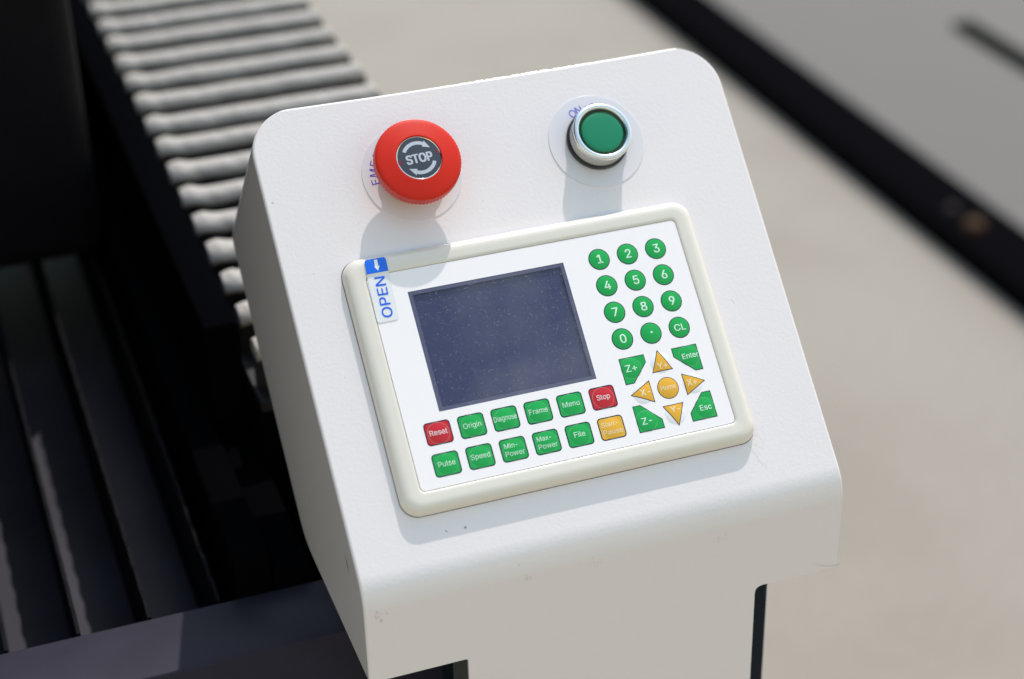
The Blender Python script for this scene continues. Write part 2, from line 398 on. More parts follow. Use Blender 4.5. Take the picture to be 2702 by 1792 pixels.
# ================================================================== BELLOWS COVER
bw = root('bellows_cover', (-70, 450, FLOOR-111), 'grey pleated bellows dust cover running back behind the white control box', 'bellows cover')
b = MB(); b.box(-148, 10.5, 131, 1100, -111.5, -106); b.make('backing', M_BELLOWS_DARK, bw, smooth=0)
def pleat_mesh(seed):
    V = []; Fc = []; mi = []
    prof = []
    for i in range(17):
        t = math.radians(-125+250*i/16); prof.append((7.9*math.sin(t), -5.8+5.8*math.cos(t)))
    nx = 44; n = len(prof)
    for j in range(nx+1):
        u = j/nx; x = -146.0+u*153.5
        end = math.exp(-((x+140)/5.0)**2)*2.0
        wob = noise.noise(Vector((x*0.035, seed*7.1, 0)))*0.5 + end
        sh = noise.noise(Vector((x*0.03, seed*3.3, 5)))*0.5; fat = 1+0.16*noise.noise(Vector((x*0.05, seed*5.7, 9)))
        for y, z in prof: V.append((x, y*fat*(1+0.10*end)+sh, z*fat+wob))
    for j in range(nx):
        for i in range(n-1): Fc.append((j*n+i, (j+1)*n+i, (j+1)*n+i+1, j*n+i+1)); mi.append(0)
    Fc.append(tuple(range(n))); Fc.append(tuple(nx*n+i for i in reversed(range(n)))); mi += [0, 0]
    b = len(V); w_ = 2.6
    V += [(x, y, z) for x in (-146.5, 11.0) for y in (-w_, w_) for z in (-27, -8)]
    for f in [(0, 1, 3, 2), (4, 6, 7, 5), (0, 4, 5, 1), (2, 3, 7, 6), (1, 5, 7, 3)]: Fc.append(tuple(b+q for q in f)); mi.append(1)  # webs in black: shade between the pleats put into the colour
    return V, Fc, mi
protos = []
for k in range(5):
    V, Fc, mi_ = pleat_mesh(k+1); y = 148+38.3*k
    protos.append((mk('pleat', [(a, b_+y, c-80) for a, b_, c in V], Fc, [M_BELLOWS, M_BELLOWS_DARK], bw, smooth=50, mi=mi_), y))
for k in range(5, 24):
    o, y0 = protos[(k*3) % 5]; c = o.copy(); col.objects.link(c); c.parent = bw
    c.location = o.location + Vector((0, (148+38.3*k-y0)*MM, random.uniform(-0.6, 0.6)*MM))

# ================================================================== FLOOR-LEVEL THINGS (right, behind)
rl = root('black_rail', (1300, 2400, 0), 'long black steel rail lying on the pale floor behind the control box', 'rail')
b = MB(); b.box(1234, 1352, -500, 6500, -999, -958, bev=5); b.make('rail_body', M_RAIL, rl)
b = MB(); b.lathe(1279, 1584, [(17, -957.5), (17, -950), (12, -945), (5, -944)], n=24); b.make('bolt', M_BRASS, rl, label='brass bolt head')
b = MB(); b.lathe(1277, 1648, [(11, -957.5), (11, -952), (8, -948), (4, -947)], n=24); b.make('bolt', M_STEEL, rl, label='steel bolt head')
pl = root('grey_cabinet', (2300, 2500, 0), 'low flat grey painted cabinet beyond the black rail', 'cabinet')
b = MB(); b.box(1355, 3600, -500, 6500, -999, -966, bev=6); b.make('cabinet_body', M_PLATE, pl)
b = MB(); b.box(1730, 1775, 600, 2390, -965.5, -956, bev=3); b.make('handle_slot', M_SLOT, pl)

# ================================================================== CONTROL BOX
cb = root('control_box', (-40, -20, 0), 'white powder-coated control box with sloping button panel on a narrow neck', 'control box')
ZF = -4.6; XL, XRB, XRT, YT = -152.0, 69.5, 71.9, 109.0
RF = 21.0; Y0 = -108.95; TL_ = RF*math.tan(TH/2); LF = 44.95
yb_, zb_ = Y0-LF*CT, ZF-LF*ST
ZB = -112.0; RB = 12.0; RC = 22.0; EB = 1.4
def zf(y):
    if y >= Y0+TL_: z = ZF
    elif y >= Y0-TL_*CT:
        z = ZF-RF+math.sqrt(max(0, RF*RF-(y-(Y0+TL_))**2))
    else: z = ZF-(Y0-y)*ST/CT
    if y > YT-EB: z -= EB-math.sqrt(max(0, EB*EB-(y-(YT-EB))**2))
    return z
def zbk(y):
    z = zb_-(y-yb_)*CT/ST           # horizontal underside
    # smooth maximum with the back plane (rounded back corner)
    k = 9.0; h = max(k-abs(z-ZB), 0)/k; z = max(z, ZB)+h*h*k/4
    if y > YT-RB: z += RB-math.sqrt(max(0, RB*RB-(y-(YT-RB))**2))
    return min(z, zf(y)-0.001)
def xlr(y):
    xr = XRB+(XRT-XRB)*(y+110)/220; xl = XL
    if y > YT-RC:
        d = RC-math.sqrt(max(0, RC*RC-(y-(YT-RC))**2)); xl += d; xr -= d
    return xl, xr
ysl = [yb_, yb_+0.15, yb_+0.6, yb_+1.5]
def frange(a, b_, n): return [a+(b_-a)*i/n for i in range(n+1)]
ysl += frange(yb_+3, Y0-TL_*CT, 6)[:-1]
ysl += [Y0+TL_-RF*math.sin(TH*(1-i/16)) for i in range(17)]
ysl += frange(Y0+TL_, YT-RC, 24)[1:-1]
ysl += [YT-RC+RC*math.sin(math.pi/2*i/18) for i in range(18)] + [YT-EB+EB*math.sin(math.pi/2*i/5) for i in range(6)] 
ysl = sorted(set(round(y, 4) for y in ysl))
V = []; Fc = []; NS = 6; NXI = 10
for y in ysl:
    a, b1 = zf(y), zbk(y); l_, r_ = xlr(y); e = max(0.0005, min(EB, (a-b1)*0.45))
    ring = []
    for cx, cz, a0 in ((r_-e, a-e, 0), (l_+e, a-e, 90), (l_+e, b1+e, 180), (r_-e, b1+e, 270)):
        for i in range(NS+1):
            t = math.radians(a0+90*i/NS); ring.append((cx+e*math.cos(t), cz+e*math.sin(t)))
        if a0 == 0 or a0 == 180:    # extra points across the width so the sheet can bow a little
            q = ring[-1]; tgt = (l_+e) if a0 == 0 else (r_-e)
            for i in range(1, NXI): ring.append((q[0]+(tgt-q[0])*i/NXI, q[1]))
    for x, z in ring:
        bow = 0.0
        if y > 40: bow = -1.3*max(0, 1-((x+40)/112)**2)*((y-40)/70)**2
        V.append((x, y+bow, z))
N = len(ring)
for k in range(len(ysl)-1):
    for i in range(N):
        j = (i+1) % N; Fc.append((k*N+j, k*N+i, (k+1)*N+i, (k+1)*N+j))
Fc.append(tuple((len(ysl)-1)*N+i for i in reversed(range(N)))); Fc.append(tuple(range(N)))
housing = mk('housing', V, Fc, M_PAINT, cb, F, smooth=60); weighted(housing)
FB = F(0, yb_, zb_)                      # bottom edge of the front flange in world mm
YP = FB[1]; ZP = FB[2]-FLOOR
out = []
r = 2.6; x0, x1 = -108.0, 27.6
for i in range(7):
    t = math.pi/2*i/6; out.append((x0-1.0+1.0*math.sin(t)*1.0, ZP-0.02-1.0*(1-math.cos(t))))
left = [(x0-1.2, ZP-0.02), (x0-0.35, ZP-0.35), (x0, ZP-1.2)]
right = [(x1, ZP-3.6), (x1+0.25, ZP-2.2), (x1+0.8, ZP-1.1), (x1+2.0, ZP-0.35), (x1+3.6, ZP-0.02)]
outl = left+[(x0, -FLOOR+6), (x1, -FLOOR+6)]+right
nb = len(outl); V = [(x, YP, z) for x, z in outl]+[(x, YP+1.6, z) for x, z in outl]
Fc = [tuple(range(nb)), tuple(nb+i for i in reversed(range(nb)))]+[(i, nb+i, nb+(i+1) % nb, (i+1) % nb) for i in range(nb)]
mk('neck', V, Fc, M_PAINT, cb, W, smooth=0)
M_RETURN = mat('dark_grey_green', (0.085, 0.098, 0.095), 0.6, spec=0.2)  # even dark grey-green for the channel behind the white neck plate
b = MB(); b.box(-107.9, 27.4, YP+1.7, YP+24, -FLOOR+6, ZP-1.0); b.make('neck_channel', M_RETURN, cb, smooth=0)
b = MB(); b.box(-100, 48.5, YP+26, YP+70, -FLOOR+6, ZP-4, bev=1.5); b.make('rear_post', M_POST, cb)
b = MB(); b.box(-170, 110, YP-40, YP+150, -FLOOR, -FLOOR+6, bev=2); b.make('base_plate', M_POST, cb)
SC = [(-80.5, 9.6), (-146.5, 11.0), (-50.0, 10.3), (9.3, 12.8)]
# bare scratch on the shaded left side
def on_side(yf, zf_): return (XL-0.05, yf, zf_)
mb = MB(); pts = []
for i in range(15):
    t = i/14; pts.append((-87.5-7.5*t, -19.5-1.0*t, 0.55*math.sin(math.pi*t)*(0.7+0.6*random.random())+0.05))
V = [on_side(a, c-d) for a, c, d in pts]+[on_side(a, c+d) for a, c, d in pts]
mb.add(V, [(i, i+1, 15+i+1, 15+i) for i in range(14)]); mb.make('scratch', M_SCRATCH, housing, F, smooth=0)
# small scuffs: clusters of flecks in the paint of the front flange and the sloping face
def flange(x, d): return (x, Y0-d*CT-0.04*ST, ZF-d*ST+0.04*CT)
def facep(x, y): return (x, y, ZF+0.04)
def scuff(fn, spots, mt, seed):
    random.seed(seed); mb = MB()
    for x, d, l_, w_, a in spots:
        c_, s_ = math.cos(a), math.sin(a); P = []
        for k in range(9):
            t = 2*math.pi*k/9; q = 0.6+0.6*random.random(); u, v = l_*math.cos(t)*q, w_*math.sin(t)*q
            P.append(fn(x+u*c_-v*s_, d+u*s_+v*c_))
        mb.add(P, [tuple(range(9))] if fn is facep else [tuple(reversed(range(9)))])
    o = mb.make('paint_scuff', mt, housing, F, smooth=0); o['kind'] = 'stuff'; return o
M_SCUFF = mat('scuffed_paint', (0.52, 0.47, 0.42), 0.6); M_SCUFF2 = mat('dark_scuff', (0.16, 0.14, 0.12), 0.7); M_FAINT = mat('faint_scuff', (0.60, 0.55, 0.51), 0.5)
def cloud(x, d, r, n, l_, w_, seed):
    random.seed(seed); return [(x+random.gauss(0, r), d+random.gauss(0, r*0.8), l_*random.uniform(0.5, 1.3), w_*random.uniform(0.5, 1.3), random.uniform(0.6, 1.6)) for _ in range(n)]
scuff(flange, cloud(SC[0][0], SC[0][1], 0.9, 12, 0.5, 0.12, 1), M_SCUFF, 1)
scuff(flange, cloud(SC[1][0], SC[1][1], 1.8, 10, 0.9, 0.25, 2), M_FAINT, 2)
scuff(flange, cloud(SC[2][0], SC[2][1], 1.6, 9, 0.45, 0.1, 3), M_SCUFF, 3)
scuff(flange, cloud(SC[3][0], SC[3][1], 1.5, 9, 0.6, 0.1, 4), M_SCUFF, 4)
scuff(flange, [(57+1.5*k, 40.2+4.0*(1-(1-k/8)**2), 1.0, 0.10+0.02*k, 0.75-0.09*k) for k in range(9)], M_SCUFF, 5)
scuff(facep, [(-111, -89.5, 1.0, 0.16, -0.9)], M_SCUFF2, 6)
scuff(facep, [(43.6, -16.5, 1.0, 0.28, -1.0), (44.4, -17.9, 0.6, 0.2, -1.3)], M_FAINT, 7)
scuff(facep, cloud(-30, 30, 75, 26, 0.22, 0.16, 8), M_SCUFF2, 8)

# ---------------------------------------------------------------- keypad panel
MX0, MX1, MY0, MY1 = -118.3, 26.45, -72.35, 24.5
mb = MB(); prof = [(-0.1, -1.45), (0.0, 0.0), (0.25, 0.28), (1.5, 0.40), (4.0, 0.55)]
for i in range(1, 15):
    t = math.pi/2*i/14
    prof.append((4.0+5.1*math.sin(t)**0.95, -4.55+5.1*math.cos(t)**0.8 if i < 14 else -4.57))
nc = 10; rings = []
for m_, z in prof:
    P = rrect(MX0-m_, MX1+m_, MY0-m_, MY1+m_, 2.4+0.62*max(m_, 0), nc); rings.append(P); 
    mb.V += [(x, y, z) for x, y in P]
n = len(rings[0])
for k in range(len(prof)-1):
    for i in range(n):
        j = (i+1) % n; mb.F.append((k*n+i, (k+1)*n+i, (k+1)*n+j, k*n+j)); mb.mi.append(0)
panel = mb.make('keypad_panel', M_BEZEL, cb, F, smooth=50)
# thin dark gasket line where the bezel meets the sheet
mb = MB(); A_ = rrect(MX0-9.3, MX1+9.3, MY0-9.3, MY1+9.3, 8.1, 10); B_ = rrect(MX0-8.6, MX1+8.6, MY0-8.6, MY1+8.6, 7.6, 10); n = len(A_)
mb.add([(x, y, ZF+0.12) for x, y in A_]+[(x, y, ZF+0.14) for x, y in B_], [(i, (i+1) % n, n+(i+1) % n, n+i) for i in range(n)])
mb.make('bezel_gasket', M_NAVY, panel, F, smooth=0)
# silver membrane with the window cut out
SX0, SX1, SY0, SY1 = -101.86, -30.20, -40.13, 14.26
P = rrect(MX0+0.28, MX1-0.28, MY0+0.28, MY1-0.28, 2.2, 8)
Q = [(SX1, SY1), (SX0, SY1), (SX0, SY0), (SX1, SY0)]
bm = bmesh.new()
def loop(pts, z=0):
    vs = [bm.verts.new((x, y, z)) for x, y in pts]
    return vs, [bm.edges.new((vs[i], vs[(i+1) % len(vs)])) for i in range(len(vs))]
_, e1 = loop(P); _, e2 = loop(Q)
bmesh.ops.triangle_fill(bm, use_beauty=True, use_dissolve=False, edges=e1+e2)
bm.faces.ensure_lookup_table()
for f in bm.faces:
    f.normal_update()
    if f.normal.z < 0: f.normal_flip()
bm.verts.index_update()
mb = MB(); mb.add([v.co[:] for v in bm.verts], [[v.index for v in f.verts] for f in bm.faces]); bm.free()
nP = len(P); mb.add([(x, y, 0) for x, y in P]+[(x, y, -1.38) for x, y in P], [(i, nP+i, nP+(i+1) % nP, (i+1) % nP) for i in range(nP)])
mb.make('membrane', M_FILM, panel, F, smooth=0)
mb = MB(); mb.add([(x, y, -1.40) for x, y in rrect(MX0-0.5, MX1+0.5, MY0-0.5, MY1+0.5, 2.5, 8)], [tuple(range(36))])
mb.make('gap_seal', M_NAVY, panel, F, smooth=0)
# window: printed border, recessed screen, thin film on top
IX0, IX1, IY0, IY1 = SX0+1.9, SX1-1.75, SY0+1.75, SY1-1.65
mb = MB(); O = [(SX0, SY0), (SX1, SY0), (SX1, SY1), (SX0, SY1)]; I = [(IX0, IY0), (IX1, IY0), (IX1, IY1), (IX0, IY1)]
z0 = -0.12
V = [(x, y, 0) for x, y in O]+[(x, y, z0) for x, y in O]+[(x, y, z0) for x, y in I]+[(x, y, -1.35) for x, y in I]
for k in range(3):
    mb_f = [(k*4+i, k*4+(i+1) % 4, (k+1)*4+(i+1) % 4, (k+1)*4+i) for i in range(4)]
    if k == 0: mb.add(V, mb_f)
    else: mb.F += mb_f; mb.mi += [0]*4
mb.make('window_border', M_WINBORDER, panel, F, smooth=0)
mb = MB(); mb.add([(x, y, -1.2) for x, y in [(IX0, IY0), (IX1, IY0), (IX1, IY1), (IX0, IY1)]], [(0, 1, 2, 3)])
mb.make('screen', M_LCD, panel, F, smooth=0)
mb = MB(); e = 0.05; mb.add([(SX0+e, SY0+e, -0.03), (SX1-e, SY0+e, -0.03), (SX1-e, SY1-e, -0.03), (SX0+e, SY1-e, -0.03)], [(0, 1, 2, 3)])
mb.make('window_film', M_GLASS, panel, F, smooth=0)

# keys ---------------------------------------------------------------
RD, HD = 4.75, 0.55
def dome(cx, cy, R=RD, H=HD):
    def h(x, y):
        d = math.hypot(x-cx, y-cy)/R
        if d >= 1: return 0.0
        return H*(1-d*d)
    return h
def lift(h, d): return lambda x, y: h(x, y)+d
def ring_rim(mb, cx, cy, h, R, m, w_=0.14, z=0.16):
    n = 72; V = []
    for rr, zz in ((R-w_, 0.0), (R, 0.05), (R+w_, 0.0)):
        for i in range(n):
            a = 2*math.pi*i/n; x, y = cx+rr*math.cos(a), cy+rr*math.sin(a); V.append((x, y, h(x, y)+z+zz))
    mb.add(V, [(k*n+i, k*n+(i+1) % n, (k+1)*n+(i+1) % n, (k+1)*n+i)[::-1] for k in range(2) for i in range(n)], m)
def offset_poly(P, d):
    """inset a convex counter-clockwise polygon by d"""
    n = len(P); L = []
    for i in range(n):
        a = Vector(P[i]); b_ = Vector(P[(i+1) % n]); t = (b_-a).normalized(); nn = Vector((-t.y, t.x)); L.append((a+nn*d, t))
    out = []
    for i in range(n):
        p, t = L[i-1]; q, u = L[i]
        den = t.x*u.y-t.y*u.x
        s = ((q.x-p.x)*u.y-(q.y-p.y)*u.x)/den; out.append(tuple(p+t*s))
    return out
def ccw(P):
    a = sum(P[i][0]*P[(i+1) % len(P)][1]-P[(i+1) % len(P)][0]*P[i][1] for i in range(len(P)))
    return P if a > 0 else P[::-1]
COL = {'g': (M_GREEN, M_KEYTEXT, 'green'), 'r': (M_RED, M_KEYTEXT_R, 'red'), 'y': (M_YELLOW, M_KEYTEXT_Y, 'yellow')}
def key(kind, outline, inner, dc, texts, label, disc=False, text_bold=0.0):
    h = dome(*dc); mb = MB()
    m0, mt, _ = COL[kind]
    if disc:                                  # clear dome wider than the printed shape
        n = 48; P = [(dc[0]+RD*math.cos(2*math.pi*i/n), dc[1]+RD*math.sin(2*math.pi*i/n)) for i in range(n)]
        V, Fq = sheet(P, lift(h, 0.03), 0.9); mb.add(V, Fq, 3)
    V, Fq = sheet(ccw(outline), lift(h, 0.06), 0.8); mb.add(V, Fq, 0)
    V, Fq = sheet(ccw(inner), lift(h, 0.10), 0.8); mb.add(V, Fq, 1)
    for s, x, y, wd, cap in texts: put_text(mb, s, x, y, wd, cap, lift(h, 0.14), 2, bold=text_bold)
    if not disc and kind != 'n': pass
    return mb.make('key', [M_NAVY, m0, mt, M_DOME, M_DOMERIM], panel, F, smooth=40, label=label), mb
# number keys
for i, s in enumerate(['1', '2', '3', '4', '5', '6', '7', '8', '9', '0', '.', 'CL']):
    cx, cy = (i % 3-1)*13.6, -(i//3-1)*12.55; n = 56
    P = [(cx+4.93*math.cos(2*math.pi*k/n), cy+4.93*math.sin(2*math.pi*k/n)) for k in range(n)]
    Q = [(cx+4.56*math.cos(2*math.pi*k/n), cy+4.56*math.sin(2*math.pi*k/n)) for k in range(n)]
    if s == 'CL': T = [(s, cx+0.1, cy-1.5, 5.2, 2.9)]
    elif s == '.': T = []
    else: T = [(s, cx+0.15, cy-1.95, None, 3.9)]
    h = dome(cx, cy); mb = MB()
    V, Fq = sheet(P, lift(h, 0.06), 0.9); mb.add(V, Fq, 0)
    V, Fq = sheet(Q, lift(h, 0.10), 0.9); mb.add(V, Fq, 1)
    for t, x, y, wd, cap in T: put_text(mb, t, x, y, wd, cap, lift(h, 0.14), 2, bold=0.018)
    if s == '.':
        D = [(cx+0.15+0.5*math.cos(2*math.pi*k/16), cy+0.25+0.5*math.sin(2*math.pi*k/16)) for k in range(16)]
        V, Fq = sheet(D, lift(h, 0.14), 0.9); mb.add(V, Fq, 2)
    nm = {'.': 'decimal point', 'CL': 'CL'}.get(s, 'number '+s)
    mb.make('key', [M_NAVY, M_GREEN, M_KEYTEXT], panel, F, smooth=40, label='round green key with '+nm)
# function keys
rows = [[('Reset', 'r', 7.8), ('Origin', 'g', 7.9), ('Diagnose', 'g', 10.3), ('Frame', 'g', 8.4), ('Menu', 'g', 7.6), ('Stop', 'r', 6.0)],
        [('Pulse', 'g', 7.5), ('Speed', 'g', 8.5), ('Min-Power', 'g', 8.4), ('Max-Power', 'g', 8.4), ('File', 'g', 5.0), ('Start-Pause', 'y', 8.6)]]
for rI, row in enumerate(rows):
    for cI, (s, kd, wd) in enumerate(row):
        cx, cy = -104.54+14.96*cI, -48.94-13.757*rI
        cap = 2.15
        if '-' in s:
            a, b_ = s.split('-')
            T = [(a+'-', cx-0.9 if a != 'Start' else cx-0.7, cy+0.75, {'Min': 5.9, 'Max': 6.3, 'Start': 7.4}[a], cap), (b_, cx+0.1, cy-2.7, 8.5 if b_ == 'Power' else 9.0, cap)]
        elif s == 'Diagnose': T = [(s, cx-0.1, cy-0.85, wd, 2.3)]
        else: T = [(s, cx, cy-0.9, wd, 2.3 if s != 'Stop' else 2.3)]
        m0, mt, cn = COL[kd]; h = dome(cx, cy-0.15); mb = MB()
        V, Fq = sheet(rrect(cx-5.85, cx+5.85, cy-5.05, cy+5.05, 1.7, 6), lift(h, 0.06), 0.8); mb.add(V, Fq, 0)
        V, Fq = sheet(rrect(cx-5.38, cx+5.38, cy-4.58, cy+4.58, 1.3, 6), lift(h, 0.10), 0.8); mb.add(V, Fq, 1)
        for t, x, y, w2, cp in T: put_text(mb, t, x, y, w2, cp, lift(h, 0.14), 2, bold=0.006 if s in ('Stop', 'Reset') else 0.0)
        ring_rim(mb, cx, cy-0.15, h, RD, 3, z=0.10, w_=0.10)
        mb.make('key', [M_NAVY, m0, mt, M_DOMERIM], panel, F, smooth=40, label='square %s key reading %s' % (cn, s))
# arrow cluster
C0 = (0.35, -50.75)
poly = {
 'Z+': ('g', [(-18.1, -33.7), (-18.1, -45.7), (-14.0, -45.7), (-6.2, -37.5), (-6.2, -33.7)], (-13.6, -38.8), [('Z+', -13.7, -40.3, 5.2, 3.1)], False),
 'Enter': ('g', [(6.9, -33.8), (6.9, -37.8), (15.2, -45.7), (18.9, -45.7), (18.9, -33.8)], (14.2, -38.6), [('Enter', 14.6, -39.7, 7.6, 2.3)], False),
 'Z-': ('g', [(-18.1, -55.6), (-18.1, -67.7), (-6.2, -67.7), (-6.2, -63.6), (-14.4, -55.6)], (-13.6, -63.2), [('Z-', -13.6, -64.6, 4.6, 3.0)], False),
 'Esc': ('g', [(14.7, -55.7), (7.0, -63.9), (7.0, -67.8), (18.9, -67.8), (18.9, -55.7)], (14.2, -62.9), [('Esc', 14.5, -63.9, 5.4, 2.4)], False),
 'Y+': ('y', [(0.3, -33.0), (-4.7, -42.9), (5.2, -42.9)], (0.35, -39.0), [('Y+', 0.6, -41.9, 4.6, 2.9)], True),
 'Y-': ('y', [(0.4, -68.3), (5.3, -58.3), (-4.6, -58.3)], (0.2, -62.7), [('Y-', 0.6, -61.9, 4.4, 2.6)], True),
 'X-': ('y', [(-17.4, -50.7), (-7.2, -55.8), (-7.2, -45.6)], (-11.5, -50.8), [('X-', -10.6, -52.0, 4.6, 2.9)], True),
 'X+': ('y', [(18.1, -50.8), (8.1, -45.7), (8.1, -55.8)], (12.1, -50.9), [('X+', 11.6, -51.9, 4.6, 2.9)], True)}
names = {'Z+': 'green five-sided key reading Z+, upper left of the arrow group', 'Enter': 'green five-sided Enter key', 'Z-': 'green five-sided key reading Z-, lower left of the arrow group',
         'Esc': 'green five-sided Esc key', 'Y+': 'yellow triangle key pointing up, Y+', 'Y-': 'yellow triangle key pointing down, Y-',
         'X-': 'yellow triangle key pointing left, X-', 'X+': 'yellow triangle key pointing right, X+'}
for s, (kd, P, dc, T, disc) in poly.items():
    P = ccw(P); Q = offset_poly(P, 0.33); m0, mt, cn = COL[kd]; h = dome(*dc); mb = MB()
    if disc:
        n = 48; D = [(dc[0]+RD*math.cos(2*math.pi*i/n), dc[1]+RD*math.sin(2*math.pi*i/n)) for i in range(n)]
        V, Fq = sheet(D, lift(h, 0.03), 0.8); mb.add(V, Fq, 3)
    V, Fq = sheet(P, lift(h, 0.06), 0.7); mb.add(V, Fq, 0)
    V, Fq = sheet(Q, lift(h, 0.10), 0.7); mb.add(V, Fq, 1)
    for t, x, y, w2, cp in T: put_text(mb, t, x, y, w2, cp, lift(h, 0.14), 2, bold=0.015)
    if not disc: ring_rim(mb, dc[0], dc[1], h, RD, 4, z=0.10, w_=0.10)
    mb.make('key', [M_NAVY, m0, mt, M_DOME, M_DOMERIM], panel, F, smooth=40, label=names[s])
mb = MB(); cx, cy = C0; h = dome(cx, cy); n = 56
V, Fq = sheet([(cx+4.93*math.cos(2*math.pi*k/n), cy+4.93*math.sin(2*math.pi*k/n)) for k in range(n)], lift(h, 0.06), 0.9); mb.add(V, Fq, 0)
V, Fq = sheet([(cx+4.65*math.cos(2*math.pi*k/n), cy+4.65*math.sin(2*math.pi*k/n)) for k in range(n)], lift(h, 0.10), 0.9); mb.add(V, Fq, 1)
put_text(mb, 'Home', cx, cy-0.8, 6.8, 2.2, lift(h, 0.14), 2)
mb.make('key', [M_NAVY, M_YELLOW, M_KEYTEXT_Y], panel, F, smooth=40, label='round yellow Home key in the middle of the arrow group')

# OPEN sticker, half on the bezel, half on the membrane
ANG = math.radians(2.0)
def stick(u, v):      # u across (0..9.6), v up from the lower edge (0..28.5)
    return (-118.15+u*math.cos(ANG)+v*math.sin(ANG)*1.0, 3.05-u*math.sin(ANG)*0.0+v*math.cos(ANG))
def sth(x, y):
    base = 0.24
    e = 0.0
    for d in (y-(MY1-0.6), (MX0+0.6)-x):
        t = min(1, max(0, d/1.5)); e = max(e, t*t*(3-2*t))
    o = max(0, y-(MY1+4.5), )
    return base+0.62*e - 0.02*o*o
mb = MB(); P = [stick(u, v) for u, v in rrect(0, 9.6, 0, 28.5, 1.3, 6)]
V, Fq = sheet(P, sth, 0.8); mb.add(V, Fq, 0)
P = [stick(u, v) for u, v in [(0, 22.0)]+[(9.6, 22.0)]+rrect(0, 9.6, 15, 28.5, 1.3, 6)[:14]]
P = [stick(u, v) for u, v in ([(9.6, 22.0)]+rrect(0, 9.6, 15, 28.5, 1.3, 6)[:14]+[(0, 22.0)])]
V, Fq = sheet(P, lift(sth, 0.05), 0.7); mb.add(V, Fq, 1)
A = [stick(u+0.35, v) for u, v in [(4.75, 22.9), (5.95, 24.9), (5.4, 24.9), (5.4, 27.9), (3.9, 27.9), (3.9, 24.9), (3.5, 24.9)]]
V, Fq = sheet(ccw(A), lift(sth, 0.10), 0.6); mb.add(V, Fq, 3)
bx, by = stick(7.4, 1.7); put_text(mb, 'OPEN', bx, by, 18.4, 4.5, lift(sth, 0.12), 2, bold=0.012, anchor='l', rot=math.pi/2-ANG)
mb.make('open_sticker', [M_STWHITE, M_STBLUE, M_STTEXT, M_STARROW], panel, F, smooth=60, label='silver and blue OPEN sticker with a white down arrow')

# ---------------------------------------------------------------- legend plates
ZS = -6.0                       # the buttons are drawn on this plane and lifted onto the sheet by FS
def FS(x, y, z): return F(x, y, z+ZF+6.0)
def legend(cx, cy, txt, a0, step, rad, cap, parent, bold=0.0):
    mb = MB(); mb.lathe(cx, cy, [(22.5, ZS+0.02), (22.5, ZS+0.3), (22.4, ZS+0.38)], n=128)
    for i, ch in enumerate(txt):
        if ch == ' ': continue
        a = math.radians(a0-step*i); rr = rad-cap
        put_text(mb, ch, cx+rr*math.cos(a), cy+rr*math.sin(a), None if ch != 'M' else cap*0.95, cap, lambda x, y: ZS+0.45, 1, rot=a-math.pi/2, bold=bold)
    return mb.make('legend_plate', [M_LEGEND, M_BLUETEXT], parent, FS, smooth=30)

# ---------------------------------------------------------------- emergency stop
EX, EY = -84.85, 68.85
mb = MB(); n = 144
def ring_pts(r, z, kn=0.0): return [(EX+(r+(kn if i % 2 else 0))*math.cos(2*math.pi*i/n), EY+(r+(kn if i % 2 else 0))*math.sin(2*math.pi*i/n), z) for i in range(n)]
prof = [(14.0, 5.6, 0, 1), (18.7, 5.0, 0, 1), (19.3, 5.4, -0.28, 1), (19.3, 9.0, -0.28, 1), (19.2, 9.6, -0.2, 1), (18.75, 9.75, 0, 0), (18.72, 10.1, 0, 0), (18.4, 10.4, 0, 0)]
for i in range(1, 9):
    t = i/8; prof.append((18.4-8.0*t, 10.4+1.9*t**0.85, 0, 0))
prof += [(10.25, 12.3, 0, 0), (10.15, 12.15, 0, 0), (10.1, 11.2, 0, 0)]
for r, z, kn, _ in prof: mb.V += ring_pts(r, z, kn)
for k in range(len(prof)-1):
    for i in range(n):
        j = (i+1) % n; mb.F.append((k*n+i, k*n+j, (k+1)*n+j, (k+1)*n+i)); mb.mi.append(prof[k][3])
stop = mb.make('emergency_stop_button', [M_CAP, M_CAPSIDE], cb, FS, smooth=28, label='red mushroom emergency stop button')
mb = MB(); mb.lathe(EX, EY, [(14.5, ZS+0.9), (14.5, ZS+3), (12.0, ZS+4.5), (12.0, 5.7)], n=64); mb.make('collar', M_COLLAR, stop, FS)
mb = MB(); mb.lathe(EX, EY, [(10.05, 11.25), (10.05, 11.9), (9.8, 12.0), (9.6, 11.85)], n=96, cap=False); mb.make('chrome_rim', M_CHROME, stop, FS)
mb = MB(); mb.lathe(EX, EY, [(9.62, 11.5), (9.6, 11.75), (5.0, 11.95), (0.01, 12.0)], n=96)
hI = lambda x, y: 12.0-0.25*(math.hypot(x-EX, y-EY)/9.6)**2+0.05
put_text(mb, 'STOP', EX+0.1, EY-2.2, 11.6, 4.0, hI, 1, bold=0.045, rot=math.radians(2))
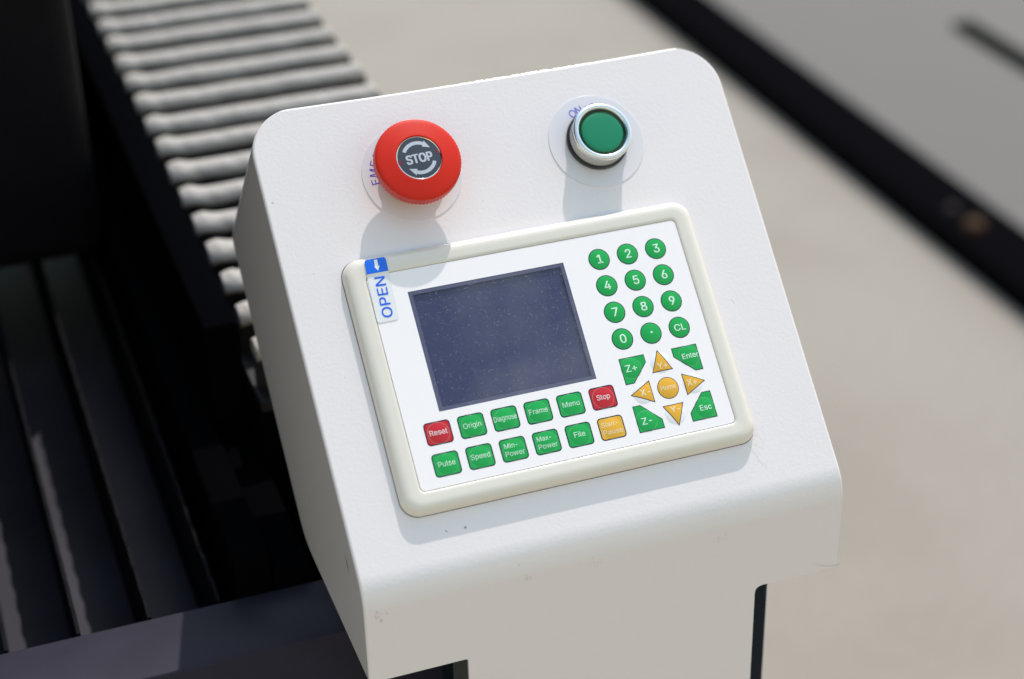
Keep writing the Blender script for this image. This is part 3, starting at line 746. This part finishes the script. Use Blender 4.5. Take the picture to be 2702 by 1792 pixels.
def arc_arrow(a0, a1, a2, ro=7.7, ri=6.1):
    O_, I_ = [], []
    for i in range(13):
        a = math.radians(a0+(a1-a0)*i/12); O_.append((EX+ro*math.cos(a), EY+ro*math.sin(a))); I_.append((EX+ri*math.cos(a), EY+ri*math.sin(a)))
    V = []
    for p, q in zip(O_, I_): V += [(p[0], p[1], hI(*p)), (q[0], q[1], hI(*q))]
    mb.add(V, [(2*i, 2*i+1, 2*i+3, 2*i+2) for i in range(12)], 1)
    A1 = math.radians(a1); A2 = math.radians(a2); rm = (ro+ri)/2
    T = [(EX+(ro+0.7)*math.cos(A1), EY+(ro+0.7)*math.sin(A1)), (EX+(ri-0.7)*math.cos(A1), EY+(ri-0.7)*math.sin(A1)), (EX+(rm+0.2)*math.cos(A2), EY+(rm+0.2)*math.sin(A2))]
    mb.add([(x, y, hI(x, y)+0.01) for x, y in T], [(0, 1, 2)], 1)
arc_arrow(150, 62, 33); arc_arrow(-22, -112, -142)
for a in (186, 10):
    c_, s_ = math.cos(math.radians(a)), math.sin(math.radians(a)); P = []
    for u, v in ((8.3, -1.1), (9.4, -1.1), (9.4, 1.1), (8.3, 1.1)): P.append((EX+u*c_-v*s_, EY+u*s_+v*c_))
    mb.add([(x, y, hI(x, y)+0.05) for x, y in P], [(0, 1, 2, 3)], 2)
mb.make('stop_insert', [M_INSERT, M_INSTEXT, M_NOTCH], stop, FS, smooth=30, label='round charcoal insert reading STOP between two curved arrows')
legend(EX, EY, 'EMERGENCY STOP', 184, 14.4, 19.0, 3.8, stop)

# ---------------------------------------------------------------- green start button
GX, GY = 2.95, 69.2
mb = MB(); pr = [(13.3, -3.0), (13.3, 2.0), (13.5, 2.6)]
for i in range(13):
    a = math.radians(-60+i*20); 
    if a > math.radians(185): break
    pr.append((12.35+1.45*math.cos(a), 4.35+1.45*math.sin(a)))
pr += [(10.95, 4.0), (10.9, 2.6)]
ms = [1, 1]+[0]*(len(pr)-3)
mb.lathe(GX, GY, pr, n=128, cap=False, ms=ms+[0])
start = mb.make('start_button', [M_SATIN, M_BARREL], cb, FS, smooth=50, label='round green push button in a silver ring')
mb = MB(); mb.lathe(GX, GY, [(14.4, ZS+0.9), (14.4, -3.6), (14.0, -3.05), (13.0, -3.02)], n=96); mb.make('button_base', M_BLACKPL, start, FS)
mb = MB(); mb.lathe(GX, GY, [(10.88, 2.6), (10.88, 4.3), (10.5, 4.5), (9.95, 4.1)], n=96, cap=False); mb.make('lens_ring', M_LENSRING, start, FS)
mb = MB(); pr = [(9.93, 3.4), (9.9, 4.2), (9.5, 4.5)]+[(9.5*math.cos(math.radians(t)), 4.5+0.55*math.sin(math.radians(t))) for t in range(15, 90, 15)]+[(0.01, 5.06)]
mb.lathe(GX, GY, pr, n=96); mb.make('green_lens', M_LENS, start, FS, smooth=60)
legend(GX, GY, 'ON/OFF', 116.5, 12.0, 18.4, 3.7, start)

# ---------------------------------------------------------------- two stray fibres caught under the bezel corner
def tube(mb, pts, r):
    n = 6; rings = []
    for i, p in enumerate(pts):
        a = Vector(pts[max(0, i-1)]); c = Vector(pts[min(len(pts)-1, i+1)]); t = (c-a).normalized()
        u = t.cross(Vector((0, 0, 1))).normalized(); v = t.cross(u)
        mb_v = [tuple(Vector(p)+u*r*math.cos(2*math.pi*k/n)+v*r*math.sin(2*math.pi*k/n)) for k in range(n)]; rings.append(mb_v)
    V = [v for q in rings for v in q]
    mb.add(V, [(i*n+k, i*n+(k+1) % n, (i+1)*n+(k+1) % n, (i+1)*n+k) for i in range(len(pts)-1) for k in range(n)])
def catm(P, m=8):
    out = []
    for i in range(len(P)-1):
        p0 = Vector(P[max(0, i-1)]); p1 = Vector(P[i]); p2 = Vector(P[i+1]); p3 = Vector(P[min(len(P)-1, i+2)])
        for k in range(m):
            t = k/m; out.append(tuple(0.5*((2*p1)+(-p0+p2)*t+(2*p0-5*p1+4*p2-p3)*t*t+(-p0+3*p1-3*p2+p3)*t**3)))
    out.append(tuple(P[-1])); return out
mb = MB(); tube(mb, catm([(34, -76, -4.0), (38.0, -77.6, -3.6), (39.2, -80.8, -3.4), (37.5, -83, -3.8), (33.5, -82, -4.4)]), 0.04)
tag(mb.make('fibre', M_FIBRE, None, F), 'pale looped fibre caught at the lower right corner of the bezel', 'fibre')
mb = MB(); tube(mb, catm([(30, -81.8, -4.4), (33, -86, -4.2), (33.4, -89.5, -4.4), (35.6, -92, -4.2), (36, -94, -4.5)]), 0.04)
tag(mb.make('fibre', M_FIBRE, None, F), 'pale wavy fibre hanging down below the looped one', 'fibre')
